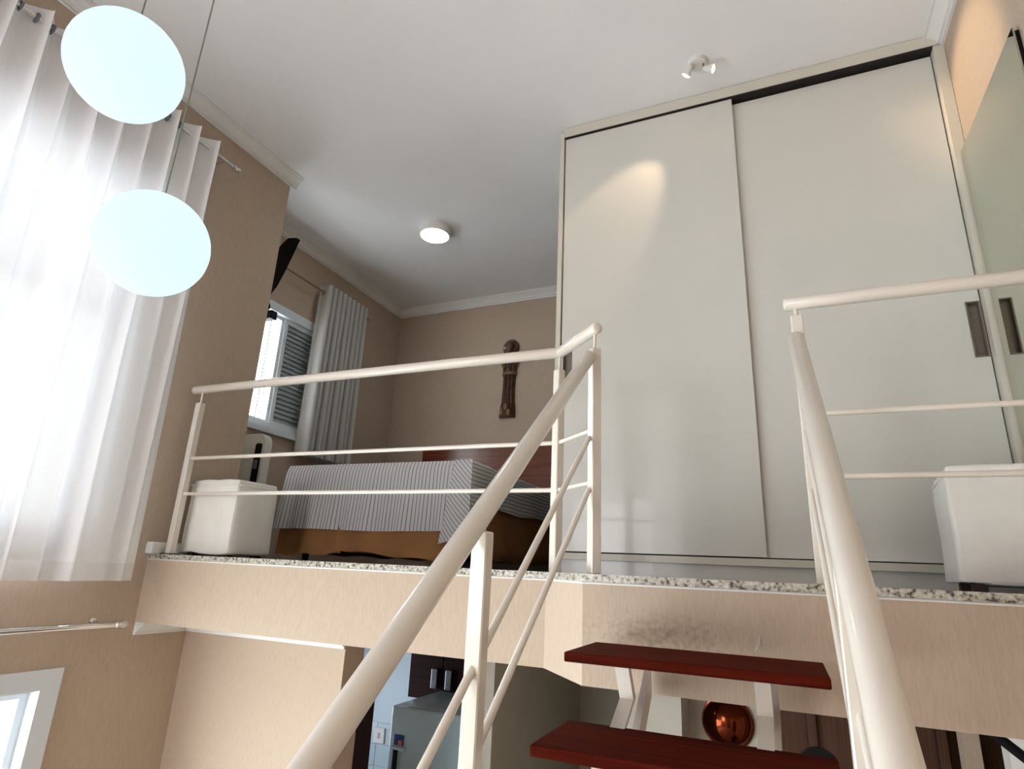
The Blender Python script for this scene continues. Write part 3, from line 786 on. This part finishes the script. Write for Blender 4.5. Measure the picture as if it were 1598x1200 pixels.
# ================================================================== CARVED FIGURE on the bedroom wall
CF = thing('carved_wall_figure', 'dark carved wooden robed figure hanging on the bedroom wall', 'carving', (-2.312, YB, 1.39))
fx, fz = -2.312, 1.39
def loft(sections, n=20, fold=0, lean=0.0):
    """sections: (z, half width, depth, x offset); flat against the wall"""
    bm = bmesh.new(); rows = []
    for z, w, d, xo in sections:
        row = []
        for k in range(n+1):
            a = PI*k/n; rr = 1+fold*math.sin(a*11)
            row.append(bm.verts.new((fx+xo+w*math.cos(a), YB-.004-d*math.sin(a)*rr, fz+z)))
        rows.append(row)
    for a, b in zip(rows, rows[1:]):
        for k in range(n): bm.faces.new((a[k], a[k+1], b[k+1], b[k]))
        bm.faces.new((a[n], a[0], b[0], b[n]))
    bm.faces.new(rows[0][::-1]); bm.faces.new(rows[-1])
    return bm
obj('plinth', loft([(0, .083, .045, 0), (.02, .086, .055, 0), (.10, .080, .060, .002), (.15, .072, .052, .003)], fold=.15), 'bronze', CF, smooth='auto')
bm = bmesh.new()
ball(bm, (fx-.035, YB-.055, fz+.055), .022, .022, .045); ball(bm, (fx+.035, YB-.058, fz+.045), .024, .022, .035); ball(bm, (fx+.002, YB-.060, fz+.10), .026, .018, .04)
obj('small_animals', bm, 'bronze_light', CF, smooth=True)
obj('robe', loft([(.10, .074, .050, .002), (.20, .068, .055, .004), (.30, .064, .055, .006), (.40, .066, .055, .008), (.44, .070, .055, .008)], n=40, fold=.12), 'bronze', CF, smooth='auto')
obj('belt', loft([(.425, .076, .062, .008), (.435, .080, .068, .008), (.452, .078, .066, .008), (.460, .072, .058, .008)]), 'bronze_light', CF, smooth='auto')
obj('torso', loft([(.455, .072, .056, .008), (.52, .076, .060, .009), (.58, .078, .058, .010), (.63, .066, .046, .011), (.655, .040, .036, .012)], n=30, fold=.06), 'bronze', CF, smooth='auto')
bm = bmesh.new()
tube(bm, [(fx-.050, YB-.035, fz+.60), (fx-.042, YB-.058, fz+.52), (fx-.018, YB-.082, fz+.50)], [.022, .021, .014], 12, True, True); obj('sleeve', bm, 'bronze_light', CF, smooth=True)
bm = bmesh.new()
tube(bm, [(fx+.082, YB-.035, fz+.60), (fx+.086, YB-.062, fz+.52), (fx+.045, YB-.082, fz+.545)], [.022, .021, .014], 12, True, True); obj('sleeve', bm, 'bronze_light', CF, smooth=True)
bm = bmesh.new(); ball(bm, (fx+.03, YB-.085, fz+.555), .022, .014, .03); obj('dove', bm, 'bronze_light', CF, smooth=True)
bm = bmesh.new(); lathe(bm, [(.056, -.012), (.078, -.018), (.086, -.006), (.086, .010), (.056, .010)], (fx+.012, YB-.014, fz+.715), 'y', 36); obj('hood', bm, 'bronze', CF, smooth='auto')
obj('hood_back', T([(fx+.012, YB-.006, fz+.715), (fx+.012, YB-.016, fz+.715)], .06, 28), 'bronze', CF)
bm = bmesh.new(); ball(bm, (fx+.008, YB-.045, fz+.708), .036, .032, .050); ball(bm, (fx+.006, YB-.078, fz+.703), .007, .009, .012, 10, 8)
ball(bm, (fx+.006, YB-.062, fz+.668), .020, .016, .022, 12, 8); obj('head', bm, 'bronze_light', CF, smooth=True)
bm = bmesh.new(); ball(bm, (fx+.010, YB-.036, fz+.735), .044, .034, .034); obj('hair', bm, 'bronze', CF, smooth=True)

# ================================================================== KITCHEN AND LOWER STOREY THINGS
FR = thing('refrigerator', 'tall white refrigerator in the kitchen below the mezzanine', 'refrigerator', (-2.02, 3.9, ZF))
ft = -.846
obj('cabinet', B(-2.338, -1.70, 3.655, 4.24, ZF+.03, ft, bev=.01), 'fridge', FR, smooth='auto')
d1 = obj('door', B(-2.338, -1.70, 3.60, 3.648, -1.32, ft+.001, bev=.014, seg=3), 'fridge', FR, smooth='auto')
d2_ = obj('door', B(-2.338, -1.70, 3.60, 3.648, ZF+.08, -1.33, bev=.014, seg=3), 'fridge', FR, smooth='auto')
obj('handle', B(-2.288, -2.262, 3.572, 3.598, -1.30, -1.075, bev=.006), 'black', d1)
obj('handle_cap', B(-2.305, -2.205, 3.566, 3.600, -1.078, -1.062, bev=.004), 'fridge', d1)
for x in (-2.28, -1.76):
    for y in (3.7, 4.18): obj('foot', T([(x, y, ZF), (x, y, ZF+.035)], .02, 10), 'black', FR)
MG = thing('fridge_magnet', 'small blue and orange magnet on the refrigerator door', 'magnet', (-2.25, 3.598, -1.03))
obj('card', B(-2.298, -2.228, 3.592, 3.599, -1.058, -1.000, bev=.003), 'blue_mag', MG)
obj('picture', B(-2.262, -2.236, 3.589, 3.593, -1.054, -1.030), 'orange_mag', MG)
KC = thing('kitchen_wall_cabinet', 'dark brown wall cabinet above the refrigerator', 'cabinet', (-2.2, 4.4, -.92))
obj('body', B(-2.604, -1.60, 4.225, 4.615, -.918, ZB-.02), 'dark_wood', KC)
for a, b, hx in ((-2.604, -2.325, -2.383), (-2.321, -1.96, -2.266), (-1.956, -1.60, -1.70)):
    d = obj('door', B(a+.002, b-.002, 4.202, 4.222, -.915, ZB-.024, bev=.002), 'dark_wood', KC)
    obj('handle', B(hx-.024, hx+.024, 4.180, 4.203, -.835, -.705, bev=.004), 'steel', d)
DP = B(-2.6, -1.988, 2.757, 2.895, ZF, -.60)
o = obj('dark_door_panel', DP, 'dark_wood', None, loc=(-2.3, 2.83, ZF)); tag(o, 'very dark wooden panel edge beside the kitchen opening', 'panel')
# tiled splash strip with an outlet
tiles = bpy.data.objects['wall_kitchen']
for r in range(5):
    for c in range(4):
        z = -1.22-.155*r; x = -3.35+.235*c
        obj('tile', B(x+.002, x+.233, 4.610, 4.622, z-.153, z-.002, bev=.002), 'tile', tiles)
OT = thing('wall_outlet', 'white outlet plate on the kitchen tiles', 'outlet', (-3.08, 4.60, -1.30))
obj('plate', B(-3.135, -3.035, 4.596, 4.611, -1.365, -1.255, bev=.004), 'plaster', OT)
obj('socket', B(-3.095, -3.075, 4.593, 4.597, -1.33, -1.29, bev=.002), 'steel', OT)

CD = thing('copper_dish', 'shiny copper dish hanging on the niche wall behind the stair', 'dish', (-.343, 3.86, -.74))
bm = bmesh.new(); lathe(bm, [(.128, 0), (.130, -.010), (.120, -.028), (.095, -.055), (.055, -.075), (.015, -.082)], (-.343, 3.858, -.735), 'y', 40); obj('bowl', bm, 'copper', CD, smooth='auto')
bm = bmesh.new(); lathe(bm, [(.124, -.004), (.134, -.008), (.134, -.016), (.122, -.018)], (-.343, 3.858, -.735), 'y', 40); obj('rim', bm, 'copper', CD, smooth='auto')
bm = bmesh.new(); ball(bm, (-.40, 3.80, -.69), .012, .010, .016, 12, 8); obj('boss', bm, 'copper', CD, smooth=True)

CH = thing('black_chair', 'black chair with rounded backrest seen beyond the lower tread', 'chair', (.06, 2.95, ZF))
bm = bmesh.new()
pr = [(.062*math.cos(a), .062*math.sin(a)*1.0) for a in [PI*k/14 for k in range(15)]]
pts = [(.055+.012+x*1.18, -.662+z) for x, z in pr]+[(.055-.072, -1.30), (.055+.095, -1.30)]
a_ = [bm.verts.new((x, 2.88, z)) for x, z in pts]; b_ = [bm.verts.new((x, 2.92, z)) for x, z in pts]
bm.faces.new(a_); bm.faces.new(b_[::-1])
for i in range(len(pts)): bm.faces.new((a_[i], a_[(i+1) % len(pts)], b_[(i+1) % len(pts)], b_[i]))
obj('backrest', bm, 'black', CH, smooth='auto')
obj('seat', B(-.14, .26, 2.90, 3.28, -1.86, -1.80, bev=.02), 'black', CH)
obj('back_stem', T([(.06, 2.90, -1.28), (.06, 3.0, -1.84)], .02, 10), 'black', CH)
obj('column', T([(.06, 3.09, -1.86), (.06, 3.09, ZF+.05)], .022, 12), 'black', CH)
bm = bmesh.new(); lathe(bm, [(.20, 0), (.20, .02), (.03, .05)], (.06, 3.09, ZF), n=28); obj('base', bm, 'black', CH, smooth='auto')

o = obj('black_diagonal_bar', T([(.555, 2.62, -.41), (.93, 2.62, -.72)], .016, 14), 'black', None, smooth='auto', loc=(.74, 2.62, -.56))
tag(o, 'black diagonal bar under the mezzanine at the lower right', 'bar')

# ================================================================== OUTSIDE
AB = thing('apartment_building', 'pale apartment building seen through the lower window', 'building', (-16, 7, -14))
obj('facade', B(-19, -15.5, 1.0, 10.5, -14, -1.6), 'facade', AB)
win0 = None
for r in range(6):
    for c in range(6):
        y = 2.0+c*1.45; z = -3.2-r*1.6
        if win0 is None:
            win0 = obj('far_window', B(-15.52, -15.44, -.42, .42, -.5, .5), 'facade_glass', None); win0.parent = AB; w = win0
            bpy.data.objects[win0.name].data.transform(Matrix.Translation((16, 0, 0)))
        else:
            w = win0.copy(); C.objects.link(w)
        w.location = (0, y-7, z+14)
